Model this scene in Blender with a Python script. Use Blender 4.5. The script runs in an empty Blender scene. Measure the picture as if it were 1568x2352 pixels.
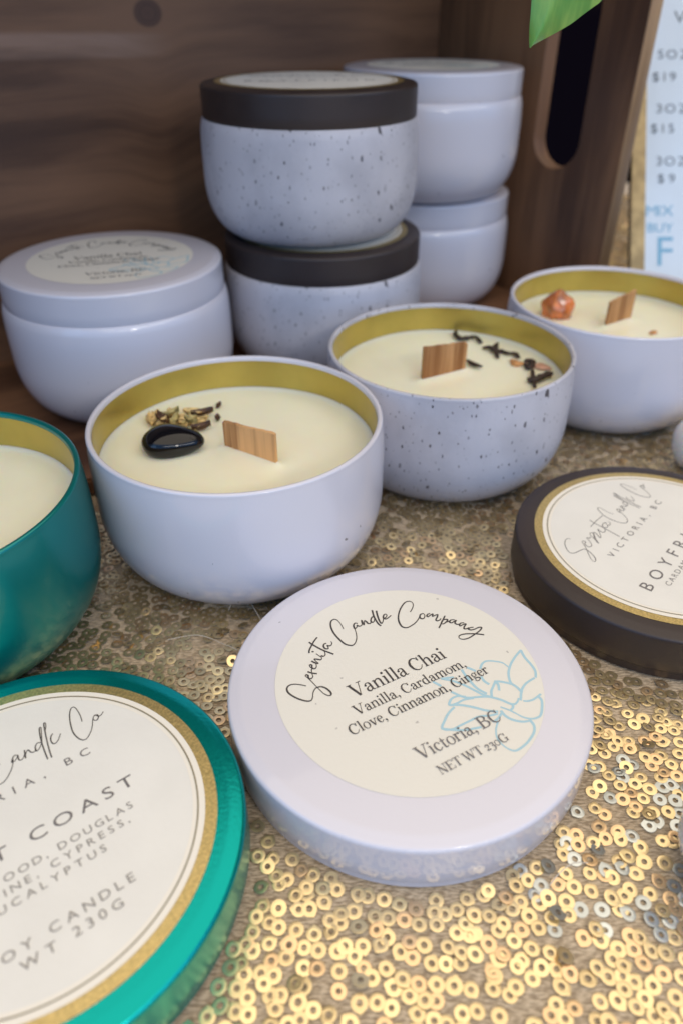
import bpy, math, random
import numpy as np
from mathutils import Vector, Matrix

# ---------------------------------------------------------------- units
U = 0.041            # one unit = radius of a candle tin (metres)
HC = 3.3586          # camera height in units
PITCH = 35.334
sc = bpy.context.scene

# ---------------------------------------------------------------- camera
cam_d = bpy.data.cameras.new('camera'); cam = bpy.data.objects.new('camera', cam_d)
sc.collection.objects.link(cam); sc.camera = cam
cam.location = (0, 0, HC * U); cam.rotation_euler = (math.radians(90 - PITCH), 0, 0)
cam_d.sensor_fit = 'VERTICAL'; cam_d.sensor_height = 36; cam_d.sensor_width = 24
cam_d.lens = 36 * 1691.0 / 2352
cam_d.clip_start = 0.002; cam_d.clip_end = 50
cam_d.dof.use_dof = True; cam_d.dof.focus_distance = 4.15 * U; cam_d.dof.aperture_fstop = 11.5

# ---------------------------------------------------------------- world
w = bpy.data.worlds.new('World'); sc.world = w; w.use_nodes = True
nt = w.node_tree; nt.nodes.clear()
def N(t, typ, **k):
    n = t.nodes.new(typ)
    for a, b in k.items(): setattr(n, a, b)
    return n
def mth(t, op, a, b=None, c=None, clamp=False):
    n = N(t, 'ShaderNodeMath', operation=op, use_clamp=clamp)
    for i, x in enumerate((a, b, c)):
        if x is None: continue
        if isinstance(x, (int, float)): n.inputs[i].default_value = x
        else: t.links.new(x, n.inputs[i])
    return n.outputs[0]
def mrange(t, v, a, b, c=0.0, d=1.0, smooth=True):
    n = N(t, 'ShaderNodeMapRange', interpolation_type='SMOOTHSTEP' if smooth else 'LINEAR')
    t.links.new(v, n.inputs[0])
    for i, x in enumerate((a, b, c, d)): n.inputs[i + 1].default_value = x
    return n.outputs[0]
def mixc(t, f, a, b):
    n = N(t, 'ShaderNodeMix', data_type='RGBA')
    for s, x in ((n.inputs[0], f), (n.inputs[6], a), (n.inputs[7], b)):
        if isinstance(x, (int, float)): s.default_value = x
        elif isinstance(x, tuple): s.default_value = x if len(x) == 4 else (*x, 1)
        else: t.links.new(x, s)
    return n.outputs[2]
tc = N(nt, 'ShaderNodeTexCoord'); sx = N(nt, 'ShaderNodeSeparateXYZ'); nt.links.new(tc.outputs['Generated'], sx.inputs[0])
X_, Y_, Z_ = sx.outputs
wn = N(nt, 'ShaderNodeTexNoise'); wn.inputs['Scale'].default_value = 5.0; wn.inputs['Detail'].default_value = 3.0
nt.links.new(tc.outputs['Generated'], wn.inputs['Vector'])
front = mrange(nt, Y_, 0.35, -0.35)
lowcut = mrange(nt, Z_, -0.02, 0.05)
col = mixc(nt, front, (0.125, 0.085, 0.050), (0.17, 0.49, 1.06))
bandn = mrange(nt, wn.outputs[0], 0.35, 0.6, 0.85, 1.50)
bandmul = mixc(nt, 1.0, (0, 0, 0), (1, 1, 1))
vm = N(nt, 'ShaderNodeVectorMath', operation='SCALE'); nt.links.new(col, vm.inputs[0]); nt.links.new(bandn, vm.inputs['Scale'])
ground = mixc(nt, front, (0.004, 0.003, 0.006), (0.16, 0.15, 0.15))
c2 = mixc(nt, lowcut, ground, vm.outputs[0])
can = mrange(nt, Z_, 0.60, 0.76)
# bright daylight gap under the canopy edge, behind and to the right of the camera
gapm = mth(nt, 'MULTIPLY', mth(nt, 'MULTIPLY', mrange(nt, Z_, 0.46, 0.475), mrange(nt, Z_, 0.51, 0.495)), mth(nt, 'MULTIPLY', mrange(nt, Y_, -0.15, -0.35), mrange(nt, X_, -0.20, 0.05)))
c2 = mixc(nt, gapm, c2, (15.0, 14.5, 14.0))
c3 = mixc(nt, can, c2, (2.02, 1.76, 1.44))
bg = N(nt, 'ShaderNodeBackground'); bg.inputs[1].default_value = 0.83
nt.links.new(c3, bg.inputs[0]); wo = N(nt, 'ShaderNodeOutputWorld'); nt.links.new(bg.outputs[0], wo.inputs[0])

# ---------------------------------------------------------------- lamps
def area(name, loc, target, size, power, color):
    d = bpy.data.lights.new(name, 'AREA'); d.shape = 'DISK'; d.size = size * U; d.energy = power; d.color = color
    o = bpy.data.objects.new(name, d); sc.collection.objects.link(o)
    o.location = Vector(loc) * U
    o.rotation_euler = (Vector(target) - Vector(loc)).to_track_quat('-Z', 'Y').to_euler()
    return o
area('canopy_opening_light', (4.5, -6.0, 7.5), (0.5, 3.5, 0), 1.5, 0.28, (1.0, 0.92, 0.82))
area('sky_side_light', (-10, -5, 6), (0, 4, 0.5), 7, 0.25, (0.40, 0.64, 1.0))

sc.view_settings.view_transform = 'Standard'; sc.view_settings.look = 'None'
sc.view_settings.exposure = 0.0; sc.view_settings.gamma = 1.0; sc.view_settings.use_curve_mapping = False
sc.cycles.max_bounces = 8; sc.cycles.caustics_reflective = False; sc.cycles.caustics_refractive = False
sc.cycles.sample_clamp_indirect = 6

# ---------------------------------------------------------------- materials
def mat(name):
    m = bpy.data.materials.new(name); m.use_nodes = True
    t = m.node_tree; b = t.nodes['Principled BSDF']
    return m, t, b
def simple(name, col, rough=0.5, metal=0.0, coat=0.0, coat_r=0.1, bump=0.0, bscale=40.0, var=0.0, spec=0.5, vscale=3.0, anis=0.0):
    m, t, b = mat(name)
    b.inputs['Base Color'].default_value = (*col, 1); b.inputs['Roughness'].default_value = rough
    b.inputs['Metallic'].default_value = metal; b.inputs['Coat Weight'].default_value = coat
    b.inputs['Coat Roughness'].default_value = coat_r; b.inputs['Specular IOR Level'].default_value = spec
    if bump or var:
        c = N(t, 'ShaderNodeTexCoord'); mp = N(t, 'ShaderNodeMapping'); mp.inputs['Scale'].default_value = (1 / U,) * 3
        t.links.new(c.outputs['Object'], mp.inputs[0])
    if bump:
        n = N(t, 'ShaderNodeTexNoise'); n.inputs['Scale'].default_value = bscale; n.inputs['Detail'].default_value = 4
        t.links.new(mp.outputs[0], n.inputs['Vector'])
        bp = N(t, 'ShaderNodeBump'); bp.inputs['Strength'].default_value = bump; bp.inputs['Distance'].default_value = 0.01 * U
        t.links.new(n.outputs[0], bp.inputs['Height']); t.links.new(bp.outputs[0], b.inputs['Normal'])
    if var:
        n2 = N(t, 'ShaderNodeTexNoise'); n2.inputs['Scale'].default_value = vscale; n2.inputs['Detail'].default_value = 5
        t.links.new(mp.outputs[0], n2.inputs['Vector'])
        f = mrange(t, n2.outputs[0], 0.3, 0.7)
        dk = tuple(x * (1 - var) for x in col); lt = tuple(min(1, x * (1 + var * .5)) for x in col)
        t.links.new(mixc(t, f, dk, lt), b.inputs['Base Color'])
        t.links.new(mrange(t, n2.outputs[0], 0.3, 0.7, rough * .9, rough * 1.12), b.inputs['Roughness'])
    return m, t, b
def M(*a, **k): return simple(*a, **k)[0]

def add_specks(m, t, b, base, dark, layers, src='Object', rough=None):
    """tiny printed / dust flecks; layers: (scale, stretch z, threshold, keep)"""
    c = N(t, 'ShaderNodeTexCoord'); prev = base
    for i, (s, sz, th, keep) in enumerate(layers):
        mp = N(t, 'ShaderNodeMapping'); k = 1 / U
        mp.inputs['Scale'].default_value = (k * s, k * s, k * s * sz); mp.inputs['Location'].default_value = (3.1 * i, 1.7 * i, 5.3 * i)
        t.links.new(c.outputs[src], mp.inputs[0])
        wob = N(t, 'ShaderNodeTexNoise'); wob.inputs['Scale'].default_value = 2.5
        t.links.new(mp.outputs[0], wob.inputs['Vector'])
        ad = N(t, 'ShaderNodeMixRGB'); ad.blend_type = 'ADD'; ad.inputs[0].default_value = 0.45
        t.links.new(mp.outputs[0], ad.inputs[1]); t.links.new(wob.outputs['Color'], ad.inputs[2])
        v = N(t, 'ShaderNodeTexVoronoi'); v.inputs['Scale'].default_value = 1.0
        t.links.new(ad.outputs[0], v.inputs['Vector'])
        sp = N(t, 'ShaderNodeSeparateColor'); t.links.new(v.outputs['Color'], sp.inputs[0])
        rad = mth(t, 'MULTIPLY', sp.outputs[0], th)                      # each fleck its own size
        inside = mth(t, 'LESS_THAN', v.outputs['Distance'], rad)
        kp = mth(t, 'LESS_THAN', sp.outputs[1], keep)
        f = mth(t, 'MULTIPLY', inside, kp)
        f = mth(t, 'MULTIPLY', f, mrange(t, sp.outputs[2], 0, 1, 0.45, 1.0))
        prev = mixc(t, f, prev, dark)
    t.links.new(prev, b.inputs['Base Color'])

WHITE = (0.682, 0.655, 0.695)
M_white, t_, b_ = simple('lavender_white_enamel', WHITE, rough=0.34, coat=0.65, coat_r=0.07, bump=0.05, bscale=60)
add_specks(M_white, t_, b_, WHITE, (0.10, 0.09, 0.10), [(9.0, 1.0, 0.10, 0.22)])
M_speck, t_, b_ = simple('speckled_stoneware_print', (0.62, 0.60, 0.66), rough=0.50, bump=0.25, bscale=26)
cb = N(t_, 'ShaderNodeTexCoord'); mpb = N(t_, 'ShaderNodeMapping'); mpb.inputs['Scale'].default_value = (1.6 / U, 1.6 / U, 1.4 / U)
t_.links.new(cb.outputs['Object'], mpb.inputs[0]); nb = N(t_, 'ShaderNodeTexNoise'); nb.inputs['Scale'].default_value = 1.5; nb.inputs['Detail'].default_value = 6
t_.links.new(mpb.outputs[0], nb.inputs['Vector'])
basec = mixc(t_, mrange(t_, nb.outputs[0], 0.35, 0.65), (0.47, 0.455, 0.485), (0.57, 0.55, 0.58))
add_specks(M_speck, t_, b_, basec, (0.07, 0.06, 0.065), [(19, 0.50, 0.26, 0.60), (7.5, 0.45, 0.17, 0.34), (36, .55, .28, .60), (11, .35, .15, .4)])
M_black = M('matte_black_enamel', (0.036, 0.024, 0.021), rough=0.46, bump=0.10, bscale=50, var=0.15)
M_tealb = M('teal_enamel_body', (0.0, 0.225, 0.21), rough=0.32, metal=0.55, coat=0.35, coat_r=0.12, bump=0.04, bscale=60)
M_teal = M('teal_metallic_lid', (0.0, 0.36, 0.335), rough=0.26, metal=0.80, bump=0.10, bscale=50)
M_gold_in = M('gold_lacquer_lining', (0.55, 0.42, 0.10), rough=0.34, metal=0.75, var=0.12)
M_paper, t_, b_ = simple('cream_label_paper', (0.80, 0.755, 0.645), rough=0.55, bump=0.12, bscale=45)
add_specks(M_paper, t_, b_, (0.79, 0.75, 0.65), (0.35, 0.32, 0.29), [(11.0, 1.0, 0.12, 0.30)])
M_paperw = M('white_label_paper', (0.82, 0.79, 0.71), rough=0.5, bump=0.10, bscale=40, var=0.03)
M_edge = M('embossed_label_border', (0.88, 0.82, 0.70), rough=0.32, spec=0.6)
M_foil, t_, b_ = simple('gold_foil_band', (0.72, 0.56, 0.24), rough=0.34, metal=0.85, bump=0.22, bscale=140, var=0.22, vscale=80)
M_inkt = M('thin_grey_print', (0.26, 0.24, 0.22), rough=0.6)
M_ink = M('charcoal_print', (0.055, 0.047, 0.045), rough=0.6)
M_inkl = M('grey_print', (0.17, 0.155, 0.15), rough=0.6)
M_blue = M('pale_blue_line_print', (0.40, 0.60, 0.66), rough=0.6)
M_line = M('olive_hairline_print', (0.28, 0.24, 0.16), rough=0.5)
M_wax, t_, b_ = simple('soy_wax', (0.97, 0.91, 0.68), rough=0.33, var=0.03, vscale=2.2, bump=0.16, bscale=7, spec=0.5)
b_.inputs['Subsurface Weight'].default_value = 0.55; b_.inputs['Subsurface Radius'].default_value = (1.0, 0.75, 0.40); b_.inputs['Subsurface Scale'].default_value = 0.004
M_obs = M('polished_black_stone', (0.006, 0.006, 0.008), rough=0.05, spec=0.45)
M_carn, t_, b_ = simple('carnelian_stone', (0.70, 0.21, 0.055), rough=0.15, var=0.50, vscale=9, coat=0.6, coat_r=0.05)
b_.inputs['Subsurface Weight'].default_value = 0.35; b_.inputs['Subsurface Scale'].default_value = 0.002
M_quartz, t_, b_ = simple('milky_quartz', (0.86, 0.80, 0.72), rough=0.22, var=0.15, vscale=4, coat=0.5)
b_.inputs['Subsurface Weight'].default_value = 0.5; b_.inputs['Subsurface Scale'].default_value = 0.004
M_tea = M('dried_tea_leaf_brown', (0.035, 0.018, 0.014), rough=0.55, bump=0.6, bscale=40)
M_petal_o = M('orange_dried_petal', (0.62, 0.30, 0.11), rough=0.6, var=0.3, vscale=20)
M_petal_p = M('pink_dried_petal', (0.66, 0.36, 0.24), rough=0.6, var=0.3, vscale=20)
M_herb = [M('tan_dried_flower', (0.70, 0.51, 0.22), rough=0.7, var=0.45, vscale=25), M('olive_dried_flower', (0.55, 0.45, 0.18), rough=0.7, var=0.4, vscale=25),
          M('brown_dried_flower', (0.10, 0.045, 0.02), rough=0.6, var=0.4, vscale=25)]
M_fibre = M('pale_lint', (0.60, 0.54, 0.45), rough=0.5)

def wood(name, dark, light, scale, axis, rough=0.55, streak=11.0, knot=None):
    m, t, b = mat(name)
    c = N(t, 'ShaderNodeTexCoord'); mp = N(t, 'ShaderNodeMapping')
    k = 1 / U
    s = [k * scale * streak] * 3; s[axis] = k * scale
    src = c.outputs['Object']
    if knot:                                # grain lines swerve round the knot
        sp = N(t, 'ShaderNodeSeparateXYZ'); t.links.new(src, sp.inputs[0])
        dx = mth(t, 'DIVIDE', mth(t, 'SUBTRACT', sp.outputs[0], knot[0] * U), 0.31 * U)
        dz = mth(t, 'DIVIDE', mth(t, 'SUBTRACT', sp.outputs[2], knot[1] * U), 0.24 * U)
        r2 = mth(t, 'ADD', mth(t, 'MULTIPLY', dx, dx), mth(t, 'MULTIPLY', dz, dz))
        g = mth(t, 'EXPONENT', mth(t, 'MULTIPLY', mth(t, 'MULTIPLY', dx, dx), -0.9))
        push = mth(t, 'MULTIPLY', mth(t, 'DIVIDE', dz, mth(t, 'ADD', mth(t, 'ABSOLUTE', dz), 0.5)), mth(t, 'MULTIPLY', g, -0.16 * U))
        cb = N(t, 'ShaderNodeCombineXYZ'); t.links.new(sp.outputs[0], cb.inputs[0]); t.links.new(sp.outputs[1], cb.inputs[1])
        t.links.new(mth(t, 'ADD', sp.outputs[2], push), cb.inputs[2]); src = cb.outputs[0]
    mp.inputs['Scale'].default_value = s; t.links.new(src, mp.inputs[0])
    n = N(t, 'ShaderNodeTexNoise'); n.inputs['Scale'].default_value = 1.0; n.inputs['Detail'].default_value = 8; n.inputs['Roughness'].default_value = 0.62; n.inputs['Distortion'].default_value = 0.35
    t.links.new(mp.outputs[0], n.inputs['Vector'])
    mp2 = N(t, 'ShaderNodeMapping'); s2 = [k * scale * streak * .22] * 3; s2[axis] = k * scale * .55; mp2.inputs['Scale'].default_value = s2
    t.links.new(src, mp2.inputs[0]); n2 = N(t, 'ShaderNodeTexNoise'); n2.inputs['Scale'].default_value = 1.0; n2.inputs['Detail'].default_value = 2
    t.links.new(mp2.outputs[0], n2.inputs['Vector'])
    f = mth(t, 'MULTIPLY_ADD', n2.outputs[0], 0.6, mth(t, 'MULTIPLY', n.outputs[0], 0.4))
    col = mixc(t, mrange(t, f, 0.38, 0.62), dark, light)
    if knot:                                # pale flowing streak running from the knot
        s3 = N(t, 'ShaderNodeSeparateXYZ'); t.links.new(c.outputs['Object'], s3.inputs[0])
        wv = mth(t, 'MULTIPLY', mth(t, 'SUBTRACT', n2.outputs[0], 0.5), 0.30 * U)
        dz_ = mth(t, 'ABSOLUTE', mth(t, 'ADD', mth(t, 'SUBTRACT', s3.outputs[2], 2.96 * U), wv))
        bd = mth(t, 'MULTIPLY', mrange(t, dz_, 0.13 * U, 0.07 * U), mrange(t, s3.outputs[0], 3.5 * U, 4.3 * U))
        col = mixc(t, mth(t, 'MULTIPLY', bd, mrange(t, n.outputs[0], .3, .7, .35, .8)), col, (0.36, 0.220, 0.150))
    if knot:
        kf = mrange(t, r2, 0.28, 0.16)
        ring = mrange(t, mth(t, 'SINE', mth(t, 'MULTIPLY', r2, 60.0)), -1, 1, 0.6, 1.0)
        kc = mixc(t, ring, (0.060, 0.026, 0.013), (0.110, 0.050, 0.026))
        col = mixc(t, kf, col, kc)
    t.links.new(col, b.inputs['Base Color']); b.inputs['Roughness'].default_value = rough
    bp = N(t, 'ShaderNodeBump'); bp.inputs['Strength'].default_value = 0.25; bp.inputs['Distance'].default_value = 0.02 * U
    t.links.new(n.outputs[0], bp.inputs['Height']); t.links.new(bp.outputs[0], b.inputs['Normal'])
    return m
M_crate = wood('stained_crate_wood', (0.070, 0.029, 0.013), (0.235, 0.113, 0.054), 0.30, 0, knot=(3.84, 3.178))
M_crate_v = wood('stained_crate_wood_end_panel', (0.070, 0.029, 0.013), (0.25, 0.120, 0.054), 0.35, 2)
M_crate_e = wood('worn_raw_crate_edge', (0.26, 0.145, 0.065), (0.50, 0.31, 0.16), 0.5, 2)
M_wick = wood('wooden_wick_veneer', (0.28, 0.11, 0.03), (0.78, 0.43, 0.18), 0.9, 2, streak=30)

# ---------------------------------------------------------------- mesh helpers
def mesh(name, V, F, mats, parent=None, idx=None, smooth=True, loc=None, rotz=0.0, sharp=None):
    me = bpy.data.meshes.new(name)
    me.from_pydata([tuple(x * U for x in v) for v in V], [], F)
    for m in (mats if isinstance(mats, (list, tuple)) else [mats]): me.materials.append(m)
    if idx is not None: me.polygons.foreach_set('material_index', idx)
    me.polygons.foreach_set('use_smooth', [smooth] * len(F))
    me.update()
    if sharp is not None:
        try: me.set_sharp_from_angle(angle=math.radians(sharp))
        except Exception: pass
    o = bpy.data.objects.new(name, me); sc.collection.objects.link(o)
    if parent: o.parent = parent
    if loc is not None: o.location = [x * U for x in loc]
    o.rotation_euler = (0, 0, rotz)
    return o
def empty(name, loc, rotz=0.0):
    o = bpy.data.objects.new(name, None); sc.collection.objects.link(o)
    o.empty_display_size = 0.02; o.location = [x * U for x in loc]; o.rotation_euler = (0, 0, rotz); return o
def tag(o, label, cat, group=None, kind=None):
    o['label'] = label; o['category'] = cat
    if group: o['group'] = group
    if kind: o['kind'] = kind
    return o
def lathe(prof, seg=144, close_bottom=True, close_top=True):
    V, F = [], []
    for r, z in prof:
        for i in range(seg):
            a = 2 * math.pi * i / seg; V.append((r * math.cos(a), r * math.sin(a), z))
    for j in range(len(prof) - 1):
        for i in range(seg):
            k = (i + 1) % seg
            F.append((j * seg + i, j * seg + k, (j + 1) * seg + k, (j + 1) * seg + i))
    if close_bottom: F.append(tuple(range(seg))[::-1])
    if close_top: F.append(tuple((len(prof) - 1) * seg + i for i in range(seg)))
    return V, F
def arc(cx, cz, rx, rz, a0, a1, n):
    return [(cx + rx * math.cos(math.radians(a0 + (a1 - a0) * i / n)), cz + rz * math.sin(math.radians(a0 + (a1 - a0) * i / n))) for i in range(n + 1)]

HL = 0.341; RL = 0.965; HC_T = 1.271; HR = 1.029; RR = 0.984
def bulge(top_r, top_z):
    p = [(0.0001, 0.012), (0.55, 0.012), (0.585, 0.0), (0.62, 0.002)]
    for i in range(1, 17):
        a = math.radians(90 * i / 16); p.append((0.62 + 0.38 * math.sin(a) ** 0.84, 0.50 * (1 - math.cos(a)) ** 1.05))
    p += [(1.0, 0.72), (0.998, 0.82), (0.992, 0.92), (top_r, top_z)]
    return p
PROF_OPEN = bulge(RR + .002, 0.985) + arc(0.966, 1.010, 0.0185, 0.0185, -10, 190, 12) + [(0.946, 0.985)]
PROF_SHUT = bulge(0.974, 0.992) + [(0.966, 1.000), (0.90, 1.003)]
def make_body(mm, parent, shut=False):
    V, F = lathe(PROF_SHUT if shut else PROF_OPEN, close_bottom=True, close_top=shut)
    return mesh('body', V, F, mm, parent)
def make_lining(parent):
    V, F = lathe([(0.9455, 0.994), (0.943, 0.93), (0.943, 0.70)], close_bottom=False, close_top=False)
    return mesh('gold_lining', V, [f[::-1] for f in F], M_gold_in, parent)
def make_wax(parent, seed, wick=None):
    """poured wax: a touch uneven, climbing a little at the wall and round the wick"""
    rnd = random.Random(seed); ph = rnd.random() * 6
    rs = [0.0001] + [0.942 * (k / 46) ** .9 for k in range(1, 47)]
    seg = 180; V = []; F = []
    a_, b_ = Vector(wick[0]), Vector(wick[1]); ab = b_ - a_
    for r in rs:
        for i in range(seg):
            a = 2 * math.pi * i / seg; p = Vector((r * math.cos(a), r * math.sin(a)))
            s = max(0, min(1, (p - a_).dot(ab) / ab.length_squared)); d = (p - (a_ + ab * s)).length
            z = 0.765 + 0.004 * math.sin(2 * a + ph) * r + 0.003 * math.sin(5 * p.x + ph) * math.cos(4 * p.y) + 0.016 * max(0, (r - .88) / .062) ** 2
            z += 0.022 * math.exp(-(d / .035) ** 1.3) - 0.006 * math.exp(-((d - .12) / .09) ** 2)
            V.append((p.x, p.y, z))
    for r, z in ((.942, .55), (.0001, .55)):
        for i in range(seg):
            a = 2 * math.pi * i / seg; V.append((r * math.cos(a), r * math.sin(a), z))
    for j in range(len(rs) + 1):
        for i in range(seg):
            k = (i + 1) % seg; F.append((j * seg + i, (j + 1) * seg + i, (j + 1) * seg + k, j * seg + k))
    return mesh('wax', V, F, M_wax, parent, sharp=60)
def make_wick(parent, L, R, hl, hr, th=0.024):
    """thin veneer standing in the wax, slightly uneven along the top"""
    rnd = random.Random(int(abs(L[0]) * 1e4)); n = 12
    d = Vector((R[0] - L[0], R[1] - L[1])); nn = Vector((-d.y, d.x)).normalized() * th / 2
    V, F = [], []
    for i in range(n + 1):
        s = i / n; p = Vector(L) + d * s; h = 0.765 + hl + (hr - hl) * s + rnd.uniform(-.004, .004)
        lean = -0.012 * rnd.random() if i in (0, n) else 0
        for q, z in ((p + nn, .70), (p + nn, h), (p - nn, h + lean), (p - nn, .70)):
            V.append((q.x, q.y, z))
    for i in range(n):
        a, b = i * 4, i * 4 + 4
        for j in range(3): F.append((a + j, b + j, b + j + 1, a + j + 1))
    F.append((0, 1, 2, 3)); F.append((4 * n + 3, 4 * n + 2, 4 * n + 1, 4 * n))
    return mesh('wooden_wick', V, F, M_wick, parent, smooth=False)
LIDP = [(0.0001, 0.003), (0.90, 0.003), (0.935, 0.0), (0.948, 0.006), (0.951, 0.055), (0.953, 0.066), (0.963, 0.072), (0.9665, 0.082), (0.9655, 0.16), (0.9652, HL - 0.045)] \
       + arc(0.938, HL - 0.036, 0.027, 0.026, 4, 72, 8) + [(0.930, HL - 0.0085), (0.915, HL - 0.0045), (0.90, HL - 0.0015), (0.885, HL), (0.60, HL), (0.0001, HL)]
def make_lid(mm, parent, z=0.0, name='lid'):
    V, F = lathe(LIDP, seg=160)
    return mesh(name, V, F, mm, parent, loc=(0, 0, z), sharp=50)

# ---------------------------------------------------------------- lettering (flat print, label-plane coordinates)
# handwriting and line art as point lists in thousandths of a unit
CHAI = [
 [[-503,221],[-526,243],[-552,261],[-577,266],[-597,254],[-604,228],[-595,196],[-577,163],[-556,137],[-537,122],[-521,120],[-507,133],[-490,160],[-471,177],[-454,182],[-433,175],[-417,155],[-409,127],[-410,108],[-419,101],[-431,107],[-443,127],[-450,158],[-456,193],[-462,233],[-469,268],[-473,283],[-466,289],[-459,280],[-464,267],[-464,257],[-453,252],[-440,260],[-435,278],[-429,296],[-423,309]],
 [[-447,303],[-435,287],[-413,269]],
 [[-426,305],[-418,314],[-421,328],[-420,339],[-413,343],[-408,335],[-414,322],[-414,312],[-402,305],[-390,315],[-383,332],[-381,347]],
 [[-394,362],[-385,344],[-370,330],[-374,351],[-376,369],[-361,360],[-347,348],[-338,353],[-335,363],[-340,377],[-347,398]],
 [[-330,372],[-320,363],[-307,369],[-300,388],[-302,406]],
 [[-341,496],[-330,464],[-307,415],[-285,380],[-266,352]],
 [[-286,509],[-313,492],[-341,468],[-368,443],[-378,426]],
 [[-360,425],[-354,421]],
 [[-263,444],[-276,443],[-286,428],[-285,410],[-273,402],[-267,406],[-265,426],[-257,418],[-245,417],[-233,428],[-231,441]],
 [[-120,499],[-115,537],[-116,574],[-127,592],[-148,590],[-166,569],[-179,535],[-185,489],[-182,436],[-173,391],[-156,368],[-138,359],[-115,370],[-93,395],[-78,424],[-67,456],[-61,483]],
 [[-29,499],[-40,507],[-56,494],[-63,470],[-48,472],[-38,486],[-35,477],[-24,471],[-9,478],[0,502],[5,507],[-1,474],[3,472],[18,497],[24,485],[26,468],[37,462],[50,474]],
 [[85,505],[67,498],[51,479],[52,463],[65,466],[77,481]],
 [[103,550],[88,509],[80,474],[76,437],[80,417]],
 [[122,534],[106,493],[94,450],[95,430],[111,441],[126,460]],
 [[128,462],[141,460],[155,470],[159,482],[148,486],[134,475],[128,462],[136,449],[153,451],[177,460]],
 [[296,431],[322,450],[343,472],[350,494],[340,512],[313,515],[273,493],[236,461],[207,425],[190,390],[184,355],[192,337],[208,328],[236,330],[270,339],[302,356],[329,377]],
 [[353,382],[336,383],[319,366],[320,350],[333,346],[350,359],[355,376],[353,382]],
 [[387,363],[372,363],[361,354],[364,345],[388,351],[401,350],[388,335],[410,335],[422,332],[409,317],[389,302],[391,290],[406,289],[419,295]],
 [[453,302],[433,287],[403,265],[367,238]],
 [[395,260],[416,277],[437,278],[449,269],[430,257],[408,252],[398,258]],
 [[430,257],[453,253]],
 [[483,250],[464,257],[448,247],[455,236],[475,239],[490,240],[471,227],[474,211],[489,205]],
 [[516,202],[501,208],[485,201],[483,191],[508,192],[521,187],[499,174],[489,161],[502,154],[516,155]],
 [[541,146],[523,151],[509,147],[517,134],[541,129],[570,129],[582,119],[557,105],[509,94],[467,88],[435,94],[420,109],[423,123],[440,130],[471,123],[508,104],[536,85],[557,68]]]
FLOWER = [
 [[662,-130],[604,-153],[544,-186],[498,-225],[470,-266],[457,-297]],
 [[663,-131],[647,-182],[642,-240],[631,-286],[604,-322]],
 [[630,-337],[591,-324],[538,-329],[497,-344],[465,-368],[431,-404]],
 [[460,-295],[469,-328],[470,-366]],
 [[587,-412],[545,-426],[496,-434],[462,-430],[441,-418]],
 [[526,-436],[520,-466],[498,-500],[462,-526],[424,-534],[393,-522],[368,-497],[350,-458],[335,-427],[311,-393]],
 [[295,-413],[295,-450],[314,-488],[349,-519],[385,-531]],
 [[386,-532],[381,-565],[355,-595],[310,-618],[262,-633],[209,-638],[184,-621],[169,-580],[171,-535],[199,-491],[238,-458]],
 [[522,-199],[514,-156],[484,-125],[446,-102],[412,-106],[382,-128]],
 [[393,-240],[421,-258],[456,-293]],
 [[395,-241],[363,-263],[334,-284],[313,-314]],
 [[395,-244],[393,-268],[375,-297]],
 [[324,-89],[347,-128]],
 [[288,-89],[282,-124],[278,-185],[281,-236],[300,-283]],
 [[155,-86],[187,-97],[215,-109]],
 [[158,-89],[197,-127],[232,-178],[260,-237],[283,-286],[311,-316]],
 [[104,-85],[122,-124]],
 [[148,-187],[172,-230],[201,-261],[247,-281],[291,-303],[323,-332],[346,-362],[365,-396],[384,-411],[410,-405],[426,-392]],
 [[374,-408],[362,-425],[340,-432]],
 [[191,-246],[156,-225],[119,-225],[91,-245],[93,-257],[129,-262],[174,-261],[220,-275]],
 [[93,-257],[142,-284],[190,-328],[228,-370],[276,-406]],
 [[98,-277],[52,-293],[10,-320],[-31,-355],[6,-384],[57,-385],[117,-385],[175,-386],[228,-408],[266,-417]],
 [[-33,-357],[14,-392],[65,-420],[141,-443]],
 [[349,-181],[344,-209],[352,-238]],
 [[284,-427],[251,-442],[218,-447]]]
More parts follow.
